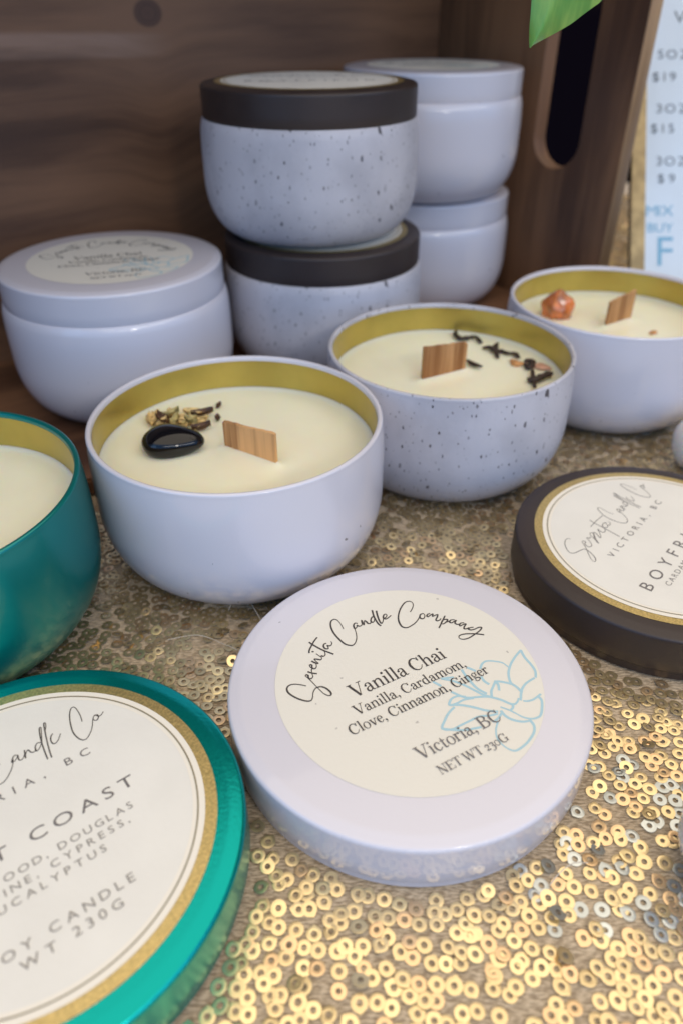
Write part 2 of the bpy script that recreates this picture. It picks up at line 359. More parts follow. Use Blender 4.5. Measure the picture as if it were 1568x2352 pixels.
SCRIPT = [
 [[-400,468],[-408,484],[-434,488],[-476,471],[-516,439],[-538,406],[-527,381],[-487,367],[-447,352],[-440,330],[-456,293],[-480,257],[-508,239],[-523,243],[-515,265],[-482,297],[-444,329],[-413,357],[-381,392],[-365,394],[-364,378],[-389,369],[-403,345],[-392,330],[-368,331],[-338,362],[-317,392],[-310,375],[-293,375]],
 [[-295,345],[-280,375],[-258,396],[-243,392],[-246,376],[-291,347],[-314,320],[-322,303]],
 [[-319,306],[-286,341],[-230,383],[-233,360],[-257,327],[-248,322],[-210,348],[-177,377],[-189,349],[-183,329],[-156,332],[-132,352]],
 [[-113,465],[-127,417],[-135,362],[-147,300],[-161,229]],
 [[-5,420],[-73,426],[-135,426],[-183,426]],
 [[-63,363],[-85,376],[-118,370],[-132,352],[-113,337],[-90,345],[-77,366]],
 [[-90,345],[-81,335],[-52,342],[-47,358]],
 [[63,370],[59,403],[69,448],[72,480],[54,484],[27,453],[-2,399],[-10,337],[-2,284],[19,260],[53,263],[88,294],[110,327],[122,358]],
 [[148,368],[136,377],[121,364],[113,345],[125,345],[140,356],[148,368],[144,343],[151,332],[166,339],[179,361],[183,379],[178,356],[173,328],[181,353],[197,369],[204,348],[217,340],[229,348]],
 [[261,374],[248,381],[231,365],[228,338],[243,343],[263,367]],
 [[268,376],[281,419],[293,460],[285,462],[272,413],[262,347],[257,294],[255,260]],
 [[302,429],[315,453],[320,477],[313,478],[303,436],[288,360],[277,291],[274,258]],
 [[326,390],[314,379],[305,357],[306,334],[316,326],[335,337],[357,366]],
 [[471,374],[478,418],[478,467],[471,489],[455,485],[436,451],[420,399],[410,339],[415,293],[430,263],[451,260],[480,285],[501,316],[518,351],[532,369],[548,367],[547,349],[533,336],[522,345],[524,361],[538,372],[550,355],[563,354],[580,367]]]

class Print:
    """collects flat geometry, every stroke a hair above the last"""
    def __init__(s): s.V = []; s.F = []; s.I = []; s.z = 0.0
    def lift(s, d=0.000012): s.z += d
    def disc(s, r0, r1, mi, z, seg=160):
        b = len(s.V)
        for i in range(seg):
            a = 2 * math.pi * i / seg
            s.V.append((r1 * math.cos(a), r1 * math.sin(a), z))
            if r0 > 0: s.V.append((r0 * math.cos(a), r0 * math.sin(a), z))
        if r0 > 0:
            for i in range(seg):
                k = (i + 1) % seg
                s.F.append((b + 2 * i + 1, b + 2 * i, b + 2 * k, b + 2 * k + 1)); s.I.append(mi)
        else: s.F.append(tuple(b + i for i in range(seg))); s.I.append(mi)
    def ribbon(s, pts, wid, mi, smooth=True, closed=False, press=0.0, sub=6):
        P = [Vector((p[0], p[1])) for p in pts]
        Wd = list(wid) if isinstance(wid, (list, tuple)) else [wid] * len(P)
        Q, q = [], []
        if smooth and len(P) > 2:
            for i in range(len(P) - 1):
                p0 = P[i - 1] if i > 0 else (P[-2] if closed else P[0]); p1, p2 = P[i], P[i + 1]
                p3 = P[i + 2] if i + 2 < len(P) else (P[1] if closed else P[-1])
                for k in range(sub):
                    t = k / sub
                    Q.append(0.5 * ((2 * p1) + (p2 - p0) * t + (2 * p0 - 5 * p1 + 4 * p2 - p3) * t * t + (3 * p1 - p0 - 3 * p2 + p3) * t ** 3))
                    q.append(Wd[i] * (1 - t) + Wd[i + 1] * t)
            Q.append(P[-1]); q.append(Wd[-1])
        else: Q, q = P, Wd
        b = len(s.V); n = len(Q)
        for i in range(n):
            d = (Q[min(i + 1, n - 1)] - Q[max(i - 1, 0)])
            if d.length < 1e-9: d = Vector((1, 0))
            d.normalize(); nn = Vector((-d.y, d.x)) * q[i] / 2
            if press: nn *= 1 + press * (-d.y) * (1 if d.x > -.4 else .6)
            ex = d * q[i] * .35 * (-1 if i == 0 else 1 if i == n - 1 else 0) if smooth else Vector((0, 0))
            z = s.z + i * 2e-7
            a_, b_2 = Q[i] + nn + ex, Q[i] - nn + ex
            s.V += [(a_.x, a_.y, z), (b_2.x, b_2.y, z)]
        for i in range(n - 1):
            s.F.append((b + 2 * i + 1, b + 2 * i + 3, b + 2 * i + 2, b + 2 * i)); s.I.append(mi)
        s.lift()
    def dot(s, x, y, r, mi, n=12):
        b = len(s.V)
        for i in range(n):
            a = 2 * math.pi * i / n; s.V.append((x + r * math.cos(a), y + r * math.sin(a), s.z))
        s.F.append(tuple(b + i for i in range(n))); s.I.append(mi); s.lift()

# old-style serif letters: (advance, strokes); stroke = (smooth, widths, points); cap height 1
H_, T_ = .05, .135
def _e(cx, cy, rx, ry, wt, ws, n=16):
    return (1, [ws + (wt - ws) * abs(math.sin(2 * math.pi * i / n)) for i in range(n + 1)], [(cx + rx * math.cos(2 * math.pi * i / n), cy + ry * math.sin(2 * math.pi * i / n)) for i in range(n + 1)])
def stem(x, top, w=T_ * .9): return (0, w, [(x, top), (x, 0)])
def bar(x0, y0, x1, y1, w=H_): return (0, w, [(x0, y0), (x1, y1)])
Carc = (1, [.05, .06, .07, .11, .15, .155, .12, .07, .05, .04], [(.80, .70), (.72, .90), (.52, .985), (.30, .90), (.16, .68), (.14, .44), (.22, .17), (.42, .015), (.66, .05), (.84, .27)])
def nhump(x, x2): return (1, [.05, .06, .09, .12, .12], [(x, .42), (x + .11, .58), (x2 - .14, .645), (x2 - .02, .57), (x2, .42)])
G = {
 ' ': (.30, []),
 'V': (.98, [(0, [.15, .15], [(.15, 1), (.50, .0)]), (0, H_, [(.84, 1), (.52, .02)]), bar(-.01, .98, .33, .98), bar(.67, .98, 1.0, .98)]),
 'a': (.62, [(1, [.10, .06, .06, .10, .12], [(.10, .52), (.17, .62), (.29, .65), (.40, .59), (.43, .45)]), (0, .12, [(.43, .46), (.43, .10)]),
             (1, [.05, .06, .11, .12, .08, .05], [(.43, .39), (.22, .33), (.10, .22), (.12, .08), (.24, .01), (.43, .12)]), (1, [.10, .06, .04], [(.43, .12), (.49, .02), (.61, .05)]), ('d', .075, (.115, .50))]),
 'n': (.74, [stem(.15, .64), nhump(.15, .55), (0, .12, [(.55, .44), (.55, 0)]), bar(.02, .02, .29, .02), bar(.42, .02, .69, .02), bar(.02, .61, .17, .63)]),
 'i': (.36, [stem(.17, .64), bar(.03, .02, .32, .02), bar(.03, .61, .18, .63), ('d', .085, (.165, .90))]),
 'l': (.36, [stem(.17, 1.04), bar(.03, .02, .32, .02), bar(.03, 1.0, .18, 1.03)]),
 'C': (.94, [Carc, (0, .05, [(.83, .98), (.82, .68)])]),
 'G': (1.02, [Carc, (0, .05, [(.83, .98), (.82, .68)]), (0, .13, [(.84, .42), (.84, .06)]), bar(.64, .42, .99, .42)]),
 'h': (.74, [stem(.15, 1.04), nhump(.15, .55), (0, .12, [(.55, .44), (.55, 0)]), bar(.02, .02, .29, .02), bar(.42, .02, .69, .02), bar(.02, 1.0, .17, 1.03)]),
 'r': (.52, [stem(.15, .64), (1, [.05, .06, .08], [(.15, .42), (.26, .59), (.40, .62)]), ('d', .075, (.43, .57)), bar(.02, .02, .32, .02), bar(.02, .61, .17, .63)]),
 'd': (.74, [(1, [.05, .06, .11, .13, .11, .06, .05], [(.51, .54), (.34, .65), (.16, .55), (.09, .32), (.16, .10), (.32, .005), (.51, .12)]), stem(.53, 1.04), bar(.53, .02, .69, .03), bar(.40, 1.0, .55, 1.03)]),
 'm': (1.10, [stem(.15, .64), nhump(.15, .54), (0, .12, [(.54, .44), (.54, 0)]), nhump(.54, .92), (0, .12, [(.92, .44), (.92, 0)]), bar(.02, .02, .29, .02), bar(.41, .02, .67, .02), bar(.79, .02, 1.06, .02), bar(.02, .61, .17, .63)]),
 'o': (.66, [_e(.33, .32, .25, .325, .05, .125)]),
 'e': (.60, [(0, .05, [(.12, .35), (.50, .37)]), (1, [.07, .08, .05, .10, .13, .11, .06, .05], [(.50, .37), (.45, .57), (.30, .65), (.15, .54), (.09, .32), (.17, .09), (.33, .0), (.52, .15)])]),
 'v': (.66, [(0, [.12, .12], [(.12, .63), (.33, 0)]), (0, H_, [(.55, .63), (.35, .02)]), bar(0, .62, .26, .62), bar(.44, .62, .67, .62)]),
 'g': (.64, [_e(.28, .43, .18, .20, .05, .10, 12), (1, [.05, .06, .09, .11, .10, .06, .06, .06, .05], [(.19, .27), (.11, .16), (.22, .08), (.44, .05), (.55, -.06), (.46, -.22), (.25, -.27), (.08, -.19), (.17, .02)]), (1, .055, [(.41, .56), (.50, .62), (.60, .60)])]),
 'c': (.58, [(1, [.09, .06, .06, .11, .13, .11, .06, .05], [(.47, .50), (.42, .61), (.29, .65), (.14, .54), (.09, .32), (.17, .09), (.33, .0), (.52, .15)])]),
 't': (.44, [(1, [.04, .10, .12, .11, .06, .04], [(.17, .84), (.18, .62), (.18, .20), (.21, .05), (.29, .01), (.40, .08)]), bar(.02, .61, .38, .61)]),
 ',': (.30, [('d', .08, (.13, .06)), (1, [.08, .05, .03], [(.18, .04), (.17, -.10), (.06, -.20)])]),
 'B': (.88, [(0, .14, [(.20, 1), (.20, 0)]), bar(.03, .98, .30, .98), bar(.03, .02, .30, .02), (1, [.05, .06, .13, .06, .05], [(.24, .975), (.52, .96), (.68, .77), (.52, .55), (.24, .54)]), (1, [.05, .06, .14, .07, .05], [(.24, .54), (.58, .52), (.78, .28), (.60, .04), (.24, .025)])]),
 'N': (1.0, [bar(.19, 1, .19, 0), (0, .15, [(.15, 1), (.80, 0)]), bar(.81, 1, .81, 0), bar(.0, .98, .22, .98), bar(.05, .02, .34, .02), bar(.66, .98, .98, .98)]),
 'E': (.84, [(0, .14, [(.20, 1), (.20, 0)]), bar(.03, .98, .74, .98), bar(.03, .02, .78, .02), bar(.2, .52, .54, .52), bar(.73, .98, .73, .74), bar(.77, .02, .77, .28), bar(.54, .62, .54, .42)]),
 'T': (.86, [(0, .14, [(.43, 1), (.43, 0)]), bar(.05, .98, .81, .98), bar(.06, .98, .05, .74), bar(.80, .98, .81, .74), bar(.28, .02, .58, .02)]),
 'W': (1.36, [(0, .14, [(.14, 1), (.42, 0)]), bar(.42, .02, .70, 1), (0, .14, [(.66, 1), (.94, 0)]), bar(.94, .02, 1.22, 1), bar(0, .98, .30, .98), bar(.52, .98, .80, .98), bar(1.06, .98, 1.36, .98)]),
 '2': (.60, [(1, [.10, .06, .11, .11, .06, .05], [(.12, .50), (.20, .63), (.38, .64), (.47, .48), (.32, .24), (.08, .04)]), (0, .09, [(.07, .045), (.53, .045)])]),
 '3': (.58, [(1, [.09, .06, .11, .06, .06, .12, .13, .06, .08], [(.10, .56), (.20, .65), (.42, .60), (.36, .36), (.22, .33), (.44, .26), (.46, .0), (.26, -.24), (.06, -.20)])]),
 '0': (.66, [_e(.32, .33, .24, .31, .06, .07)]),
}
def serif(pr, text, x, y, length, cap, mi, weight=1.0):
    w = sum(G[c][0] for c in text) - .05; k = length / w; cx = x
    for c in text:
        adv, st = G[c]
        for t in st:
            if t[0] == 'd': pr.dot(cx + t[2][0] * k, y + t[2][1] * cap, t[1] * (k + cap) / 2 * weight, mi); continue
            ww = t[1] if isinstance(t[1], list) else [t[1]] * len(t[2])
            pr.ribbon([(cx + p[0] * k, y + p[1] * cap) for p in t[2]], [q * (k + cap) / 2 * weight for q in ww], mi, smooth=bool(t[0]), sub=4)
        cx += adv * k

_glyph = {}
def sans_glyph(ch):
    if ch not in _glyph:
        cu = bpy.data.curves.new('glyph', 'FONT'); cu.body = ch; cu.size = 1.0; cu.resolution_u = 3
        ob = bpy.data.objects.new('glyph', cu)
        me = bpy.data.meshes.new_from_object(ob)
        V = [tuple(v.co) for v in me.vertices]; F = [tuple(p.vertices) for p in me.polygons]
        bpy.data.objects.remove(ob); bpy.data.curves.remove(cu); bpy.data.meshes.remove(me)
        _glyph[ch] = (V, F)
    return _glyph[ch]
_v = sans_glyph('H')[0]; CAPH = max(v[1] for v in _v)
def sans(pr, text, x, y, length, cap, mi, wide=1.15):
    """wide-tracked capitals, equal gaps, filling `length`"""
    k = cap / CAPH; box = []
    for c in text:
        if c == ' ': box.append((0, .30 * k / wide * wide)); continue
        V, F = sans_glyph(c); box.append((min(v[0] for v in V) * k * wide, (max(v[0] for v in V) - min(v[0] for v in V)) * k * wide))
    gap = (length - sum(b[1] for b in box)) / max(1, len(text) - 1); cx = x
    for c, (x0, w_) in zip(text, box):
        if c != ' ':
            V, F = sans_glyph(c); b = len(pr.V)
            pr.V += [(cx - x0 + v[0] * k * wide, y + v[1] * k, pr.z) for v in V]
            for f in F:
                pr.F.append(tuple(b + i for i in f)); pr.I.append(mi)
            pr.lift()
        cx += w_ + gap

def strokes(pr, data, wid, mi, dx=0.0, dy=0.0, press=0.25):
    for st in data: pr.ribbon([(p[0] / 1000 + dx, p[1] / 1000 + dy) for p in st], wid, mi, press=press)

def label_floral():
    pr = Print(); pr.disc(0, 0.7125, 0, 0.0025); pr.z = 0.0034
    R = 0.705
    for st in FLOWER:
        pr.ribbon([(p[0] / 1000, p[1] / 1000) for p in st if math.hypot(*p) < R * 1000] if sum(math.hypot(*p) < R * 1000 for p in st) > 1 else [(0, 0), (0, 1e-4)], 0.0115, 2, press=0.3)
    strokes(pr, CHAI, 0.0078, 1, press=0.35)
    serif(pr, 'Vanilla Chai', -.320, .025, .590, .088, 1, 1.05)
    serif(pr, 'Vanilla, Cardamom,', -.364, -.081, .690, .063, 1, 1.0)
    serif(pr, 'Clove, Cinnamon, Ginger', -.449, -.177, .856, .063, 1, 1.0)
    serif(pr, 'Victoria, BC', -.232, -.460, .500, .073, 3, 1.0)
    serif(pr, 'NET WT 230G', -.193, -.575, .410, .050, 3, 1.05)
    return pr, [M_paper, M_ink, M_blue, M_inkl]
def label_gold(kind):
    pr = Print()
    pr.disc(0.775, 0.8386, 2, 0.0022); pr.disc(0, 0.784, 1, 0.0040)
    pr.disc(0.748, 0.756, 3, 0.0052); pr.disc(0, 0.730, 0, 0.0050); pr.z = 0.0060
    sh = (-.045, .042) if kind == 'coast' else (0, 0)
    strokes(pr, SCRIPT, 0.0052, 5 if kind == 'boy' else 4, *sh, press=0.2)
    X, Y = sh
    sans(pr, 'VICTORIA, BC', -.403 + X, .165 + Y, .835, .044, 5)
    if kind == 'boy':
        sans(pr, 'BOYFRIEND', -.569, -.152, 1.138, .080, 5)
        sans(pr, 'CARDAMOM,', -.445, -.222, .440, .036, 6)
    else:
        sans(pr, 'WEST COAST', -.470, -.080, .957, .062, 5, wide=1.3)
        sans(pr, 'DRIFTWOOD, DOUGLAS', -.435, -.187, .862, .036, 6)
        sans(pr, 'FIR, PINE, CYPRESS,', -.390, -.247, .775, .036, 6)
        sans(pr, 'EUCALYPTUS', -.250, -.310, .500, .036, 6)
        sans(pr, 'SOY CANDLE', -.300, -.505, .592, .042, 6)
        sans(pr, 'WT 230G', -.200, -.575, .410, .042, 6)
    return pr, [M_paperw, M_edge, M_foil, M_line, M_ink, M_inkl, M_inkt]
def make_label(kind, parent, z, ang):
    pr, ms = label_floral() if kind == 'floral' else label_gold(kind)
    o = mesh('paper_label', pr.V, pr.F, ms, parent, idx=pr.I, smooth=False, loc=(0, 0, z), rotz=math.radians(ang))
    return o

# ---------------------------------------------------------------- sequin cloth
rng = np.random.default_rng(7)
cloth = empty('sequin_tablecloth', (0, 6, 0)); tag(cloth, 'taupe knit tablecloth covered with small gold ring sequins under the candles', 'tablecloth')
cx0, cx1, cy0, cy1 = -9.0, 13.0, -3.0, 17.0; nx, ny = 150, 140
gx, gy = np.meshgrid(np.linspace(cx0, cx1, nx), np.linspace(cy0, cy1, ny), indexing='ij')
def cz(x, y): return 0.010 * (np.sin(x * 1.7 + y * .9) * np.sin(y * 1.3 - x * .6) - 1.0) - 0.006
V = np.stack([gx, gy - 6, cz(gx, gy)], -1).reshape(-1, 3).tolist()
F = [(i * ny + j, (i + 1) * ny + j, (i + 1) * ny + j + 1, i * ny + j + 1) for i in range(nx - 1) for j in range(ny - 1)]
M_cloth, t_, b_ = mat('taupe_knit_fabric')
c_ = N(t_, 'ShaderNodeTexCoord'); mp_ = N(t_, 'ShaderNodeMapping'); mp_.inputs['Scale'].default_value = (26 / U, 95 / U, 1 / U); mp_.inputs['Rotation'].default_value = (0, 0, math.radians(14))
t_.links.new(c_.outputs['Object'], mp_.inputs[0]); n_ = N(t_, 'ShaderNodeTexNoise'); n_.inputs['Scale'].default_value = 1.0; n_.inputs['Detail'].default_value = 3
t_.links.new(mp_.outputs[0], n_.inputs['Vector'])
t_.links.new(mixc(t_, mrange(t_, n_.outputs[0], .34, .66), (0.29, 0.212, 0.128), (0.62, 0.49, 0.33)), b_.inputs['Base Color'])
b_.inputs['Roughness'].default_value = 0.75; b_.inputs['Sheen Weight'].default_value = 0.3
bp_ = N(t_, 'ShaderNodeBump'); bp_.inputs['Strength'].default_value = 0.8; bp_.inputs['Distance'].default_value = 0.01 * U
t_.links.new(n_.outputs[0], bp_.inputs['Height']); t_.links.new(bp_.outputs[0], b_.inputs['Normal'])
mesh('cloth', V, F, M_cloth, cloth)

C0 = np.array([1.2, 10.9]); UD = np.array([.602, -.799]); WD = np.array([-.799, -.602])
POS = {'A': (-.707, 4.432), 'B': (.877, 5.621), 'C': (2.569, 6.722), 'D': (-2.522, 3.521), 'E': (.358, 2.706), 'F': (2.153, 3.935), 'G': (-1.39, 1.831),
       'H': (-2.03, 6.60), 'S1t': (-.287, 7.568), 'S1b': (-.190, 7.583), 'S2t': (.983, 9.268), 'S2b': (1.03, 9.50)}
sp = 0.0725; rows = []
yy = -1.2; r_i = 0
while yy < 17:
    n = int(20 / sp); x = -7.5 + sp * np.arange(n) + (r_i % 2) * sp / 2
    y = yy + 0.020 * np.sin(x * 3.1 + r_i * .35) + 0.012 * np.sin(x * 9.0 + r_i)
    rows.append(np.stack([x, y], -1)); yy += sp * .90; r_i += 1
P = np.concatenate(rows); P += rng.normal(0, 0.0125, P.shape)
a_ = math.radians(-16); P = np.stack([P[:, 0] * math.cos(a_) - (P[:, 1] - 5) * math.sin(a_), P[:, 0] * math.sin(a_) + (P[:, 1] - 5) * math.cos(a_) + 5], -1)
gap = np.sin(P[:, 0] * 7.3 + 2 * np.sin(P[:, 1] * 3.1)) + np.sin(P[:, 1] * 8.7 + 1.7 * np.sin(P[:, 0] * 4.3)) + rng.normal(0, .55, len(P))
keep = gap > -1.95
keep &= (P[:, 1] > -.2) & (P[:, 1] < 16.8) & ((P[:, 1] < 10) | (P[:, 0] > 2.5)) & (P[:, 0] < 9) & (np.abs(P[:, 0]) < .62 * P[:, 1] + 3.0)
for k in 'ABCD': keep &= np.hypot(P[:, 0] - POS[k][0], P[:, 1] - POS[k][1]) > .70
for k in 'EFG': keep &= np.hypot(P[:, 0] - POS[k][0], P[:, 1] - POS[k][1]) > .985
rel = P - C0; s_l = rel @ WD; d_l = rel @ UD
keep &= ~((s_l > -.34) & (d_l > -.3) & (d_l < 2.98) & (s_l < 11.4))
keep &= (d_l > -.3) | (s_l < -.3)
P = P[keep]; n = len(P)
seg = 24; ang = np.linspace(0, 2 * np.pi, seg, endpoint=False)
R_o = 0.0350 * rng.uniform(.93, 1.06, n); R_i = R_o * rng.uniform(.36, .42, n); ph = rng.uniform(0, 2 * np.pi, n)
low = np.stack([np.sin(P[:, 0] * 2.3 + P[:, 1] * 1.1 + 1) + np.sin(P[:, 1] * 4.1 - P[:, 0]), np.sin(P[:, 1] * 2.7 + 2) + np.cos(P[:, 0] * 3.7 + P[:, 1])], -1) * 0.022
tx = rng.normal(0, .07, n) + low[:, 0]; ty = rng.normal(0, .07, n) + low[:, 1]
gl = rng.random(n) < np.where(P[:, 1] > 3.2, .18, .06); tx[gl] *= 2.4; ty[gl] *= 2.4; ty[gl] -= .10
zc = cz(P[:, 0], P[:, 1]) + 0.0045 + R_o * np.hypot(tx, ty) + rng.uniform(0, .004, n)
A = ang[None] + ph[:, None]
ro = np.repeat(R_o[:, None], seg, 1); nub = rng.random(n) < .55
ro[nub, 0] *= 1.20; ro[nub, 1] *= 1.09; ro[nub, -1] *= 1.06
def ringv(r, dz):
    x = r * np.cos(A); y = r * np.sin(A)
    return np.stack([P[:, 0, None] + x, P[:, 1, None] - 6 + y, zc[:, None] + x * tx[:, None] + y * ty[:, None] + dz], -1)
ri = np.repeat(R_i[:, None], seg, 1); rm = (ro + ri) / 2
Vq = np.concatenate([ringv(ro, 0), ringv(rm, .0009), ringv(ri, .0004)], 1)   # (n, 3*seg, 3) very shallow cup
idx = np.arange(seg); nxt = (idx + 1) % seg
q = np.concatenate([np.stack([idx, nxt, nxt + seg, idx + seg], -1), np.stack([idx + seg, nxt + seg, nxt + 2 * seg, idx + 2 * seg], -1)])
Fq = (q[None] + (np.arange(n) * 3 * seg)[:, None, None]).reshape(-1, 4)
me = bpy.data.meshes.new('sequins'); me.vertices.add(n * 3 * seg); me.loops.add(Fq.size); me.polygons.add(len(Fq))
me.vertices.foreach_set('co', (Vq * U).astype(np.float32).ravel()); me.loops.foreach_set('vertex_index', Fq.astype(np.int32).ravel())
me.polygons.foreach_set('loop_start', np.arange(len(Fq), dtype=np.int32) * 4); me.polygons.foreach_set('use_smooth', np.zeros(len(Fq), bool))
me.update(calc_edges=True)
tint = rng.random(n); silver = (np.sin(P[:, 0] * 2.1 - 1.0) + np.sin(P[:, 1] * 3.3 + 1.2) > .9) & (rng.random(n) < .30) & (P[:, 0] > .6) & (P[:, 1] < 2.7)
gold = np.array([.97, .77, .43]); rose = np.array([.93, .66, .38]); sil = np.array([.62, .66, .65])
cc = gold[None] * (0.86 + .22 * tint[:, None]); m_ = rng.random(n) < .16; cc[m_] = rose; cc[silver] = sil * (0.85 + .3 * tint[silver, None])
ca = me.color_attributes.new('tint', 'FLOAT_COLOR', 'POINT')
ca.data.foreach_set('color', np.concatenate([np.repeat(cc, 3 * seg, 0), np.ones((n * 3 * seg, 1))], 1).astype(np.float32).ravel())
M_seq, t_, b_ = mat('gold_sequin_foil'); at = N(t_, 'ShaderNodeAttribute', attribute_name='tint')
t_.links.new(at.outputs['Color'], b_.inputs['Base Color']); b_.inputs['Metallic'].default_value = 0.88; b_.inputs['Roughness'].default_value = 0.32
me.materials.append(M_seq)
so = bpy.data.objects.new('sequins', me); sc.collection.objects.link(so); so.parent = cloth; so['kind'] = 'stuff'

# ---------------------------------------------------------------- wooden crate
crate = empty('wooden_crate', (C0[0], C0[1], 0), math.radians(217)); tag(crate, 'dark stained wooden crate standing on its side around the stacked candle tins', 'crate')
def box(name, x0, x1, y0, y1, z0, z1, m, parent, bev=0.02):
    import bmesh
    bm = bmesh.new(); bmesh.ops.create_cube(bm, size=1)
    for v in bm.verts: v.co = Vector(((x0 + x1) / 2 + v.co.x * (x1 - x0), (y0 + y1) / 2 + v.co.y * (y1 - y0), (z0 + z1) / 2 + v.co.z * (z1 - z0))) * U
    if bev: bmesh.ops.bevel(bm, geom=bm.edges[:], offset=bev * U, segments=2, affect='EDGES')
    me = bpy.data.meshes.new(name); bm.to_mesh(me); bm.free(); me.materials.append(m)
    o = bpy.data.objects.new(name, me); sc.collection.objects.link(o); o.parent = parent; return o
CH = 6.3
box('back_panel', -.28, 11.3, -.26, 0, 0, CH, M_crate, crate)
box('bottom_panel', 0.003, 11.0, 0.003, 2.80, 0, .155, M_crate, crate)
box('top_panel', 0.003, 11.0, 0.003, 2.80, CH - .2, CH, M_crate, crate)
def end_panel(name, x0, hole=True, d1=2.93, th=.20):
    cu = bpy.data.curves.new(name, 'CURVE'); cu.dimensions = '2D'; cu.fill_mode = 'BOTH'; cu.extrude = (th / 2 - .018) * U; cu.bevel_depth = .018 * U; cu.bevel_resolution = 2
    def spl(pts):
        s = cu.splines.new('POLY'); s.points.add(len(pts) - 1); s.use_cyclic_u = True
        for p, q in zip(s.points, pts): p.co = (q[0] * U, q[1] * U, 0, 1)
    spl([(0.02, 0.02), (d1 - .02, 0.02), (d1 - .02, CH - .02), (0.02, CH - .02)])
    if hole:
        r = .333; c = 2.043
        spl([(c + r * math.cos(math.radians(a)), 1.99 + r * math.sin(math.radians(a))) for a in range(180, 361, 9)] + [(c + r * math.cos(math.radians(a)), 4.3 + r * math.sin(math.radians(a))) for a in range(0, 181, 9)])
    ob = bpy.data.objects.new(name, cu); me = bpy.data.meshes.new_from_object(ob); bpy.data.objects.remove(ob)
    # curve x -> local y (depth), curve y -> local z, curve z -> local x
    for v in me.vertices: v.co = Vector((v.co.z + (x0 + th / 2) * U, v.co.x, v.co.y))
    me.materials.clear(); me.materials.append(M_crate_v); me.materials.append(M_crate_e)
    for p in me.polygons:
        if p.normal.y > .6 and p.center.y > (d1 - .05) * U: p.material_index = 1
    o = bpy.data.objects.new(name, me); sc.collection.objects.link(o); o.parent = crate; return o
end_panel('end_panel', -.203, True); end_panel('end_panel', 11.003, True)

# ---------------------------------------------------------------- candle tins and lids
ZF = 0.157
def open_tin(key, mm, label, wick, seed):
    x, y = POS[key]; t = empty('candle_tin', (x, y, 0.0)); tag(t, label, 'candle', 'open candles in tins')
    make_body(mm, t); make_lining(t); make_wax(t, seed, wick); make_wick(t, *wick)
    return t
open_tin('A', M_white, 'white open candle tin with black polished stone and dried flowers on its wax', ((-.095, .011), (.275, -.220), .205, .235), 1)
open_tin('B', M_speck, 'speckled grey white open candle tin with dark tea leaves on its wax', ((-.228, -.106), (.147, .096), .285, .245), 2)
open_tin('C', M_white, 'white open candle tin with orange stone on its wax, in front of the price sign', ((-.086, -.039), (.209, .164), .240, .285), 3)
open_tin('D', M_tealb, 'teal open candle tin with cream wax at left edge', ((-.20, .02), (.17, -.05), .22, .24), 4)
def shut_tin(key, z, mm, lidm, lk, ang, label, group):
    x, y = POS[key]; t = empty('candle_tin', (x, y, z)); tag(t, label, 'candle', group)
    make_body(mm, t, shut=True); l = make_lid(lidm, t, HC_T - HL); make_label(lk, l, HL, ang)
    return t
shut_tin('H', ZF, M_white, M_white, 'floral', 17, 'white closed candle tin standing alone at left inside the crate', 'closed white candle tins')
shut_tin('S1b', ZF, M_speck, M_black, 'boy', 20, 'speckled candle tin with black lid, carrying another on top', 'closed speckled candle tins')
shut_tin('S1t', ZF + HC_T + .008, M_speck, M_black, 'boy', 5, 'speckled candle tin with black lid, upper one of its stack', 'closed speckled candle tins')
shut_tin('S2b', ZF, M_white, M_white, 'floral', 40, 'white closed candle tin, lower one of the white stack in the crate corner', 'closed white candle tins')
shut_tin('S2t', ZF + HC_T + .006, M_white, M_white, 'floral', 15, 'white closed candle tin, upper one of the white stack in the crate corner', 'closed white candle tins')
def lid_thing(key, mm, lk, ang, label):
    x, y = POS[key]; t = empty('candle_lid', (x, y, 0.0)); tag(t, label, 'lid', 'lids lying on the sequin cloth')
    l = make_lid(mm, t, 0, 'lid_shell'); make_label(lk, l, HL, ang); return t
lid_thing('E', M_white, 'floral', 29, 'white lid with cream Vanilla Chai label and blue flower drawing')
lid_thing('F', M_black, 'boy', 49.5, 'black lid with gold rimmed BOYFRIEND label at right edge')
lid_thing('G', M_teal, 'coast', 37.7, 'teal metallic lid with gold rimmed COAST label at bottom left')

# ---------------------------------------------------------------- things on the wax
def blob(name, loc, dims, m, label, cat, rz=0.0, taper=0.0, facet=0.0, seed=0, group=None, pw=1.0, n=28):
    rnd = np.random.default_rng(seed); V, F = [], []
    ph = rnd.uniform(0, 6, (6,))
    for i in range(n + 1):
        th = math.pi * i / n
        for j in range(2 * n):
            a = math.pi * j / n
            v = Vector((math.sin(th) * math.cos(a), math.sin(th) * math.sin(a), math.cos(th)))
            k = 1.0
            if facet: k += facet * (math.sin(3 * v.x + ph[0]) * math.sin(2.6 * v.y + ph[1]) + .5 * math.sin(5 * v.z + 4 * v.x + ph[2]) + .35 * math.sin(7 * v.y - 5 * v.x + ph[3]))
            w_ = 1 - taper * (v.x + 1) / 2
            V.append((v.x * k * dims[0], v.y * k * w_ * dims[1], (1 if v.z > 0 else -1) * abs(v.z) ** pw * k * w_ ** .7 * dims[2]))
    for i in range(n):
        for j in range(2 * n):
            k = (j + 1) % (2 * n); F.append((i * 2 * n + j, (i + 1) * 2 * n + j, (i + 1) * 2 * n + k, i * 2 * n + k))
    o = mesh(name, V, F, m, None, loc=loc, rotz=rz); tag(o, label, cat, group); return o
ax, ay = POS['A']
blob('polished_stone', (-1.155, 4.415, .825), (.215, .195, .125), M_obs, 'glossy black polished stone lying on the wax of the white candle', 'stone', rz=math.radians(2), taper=.42, facet=.02, seed=3)
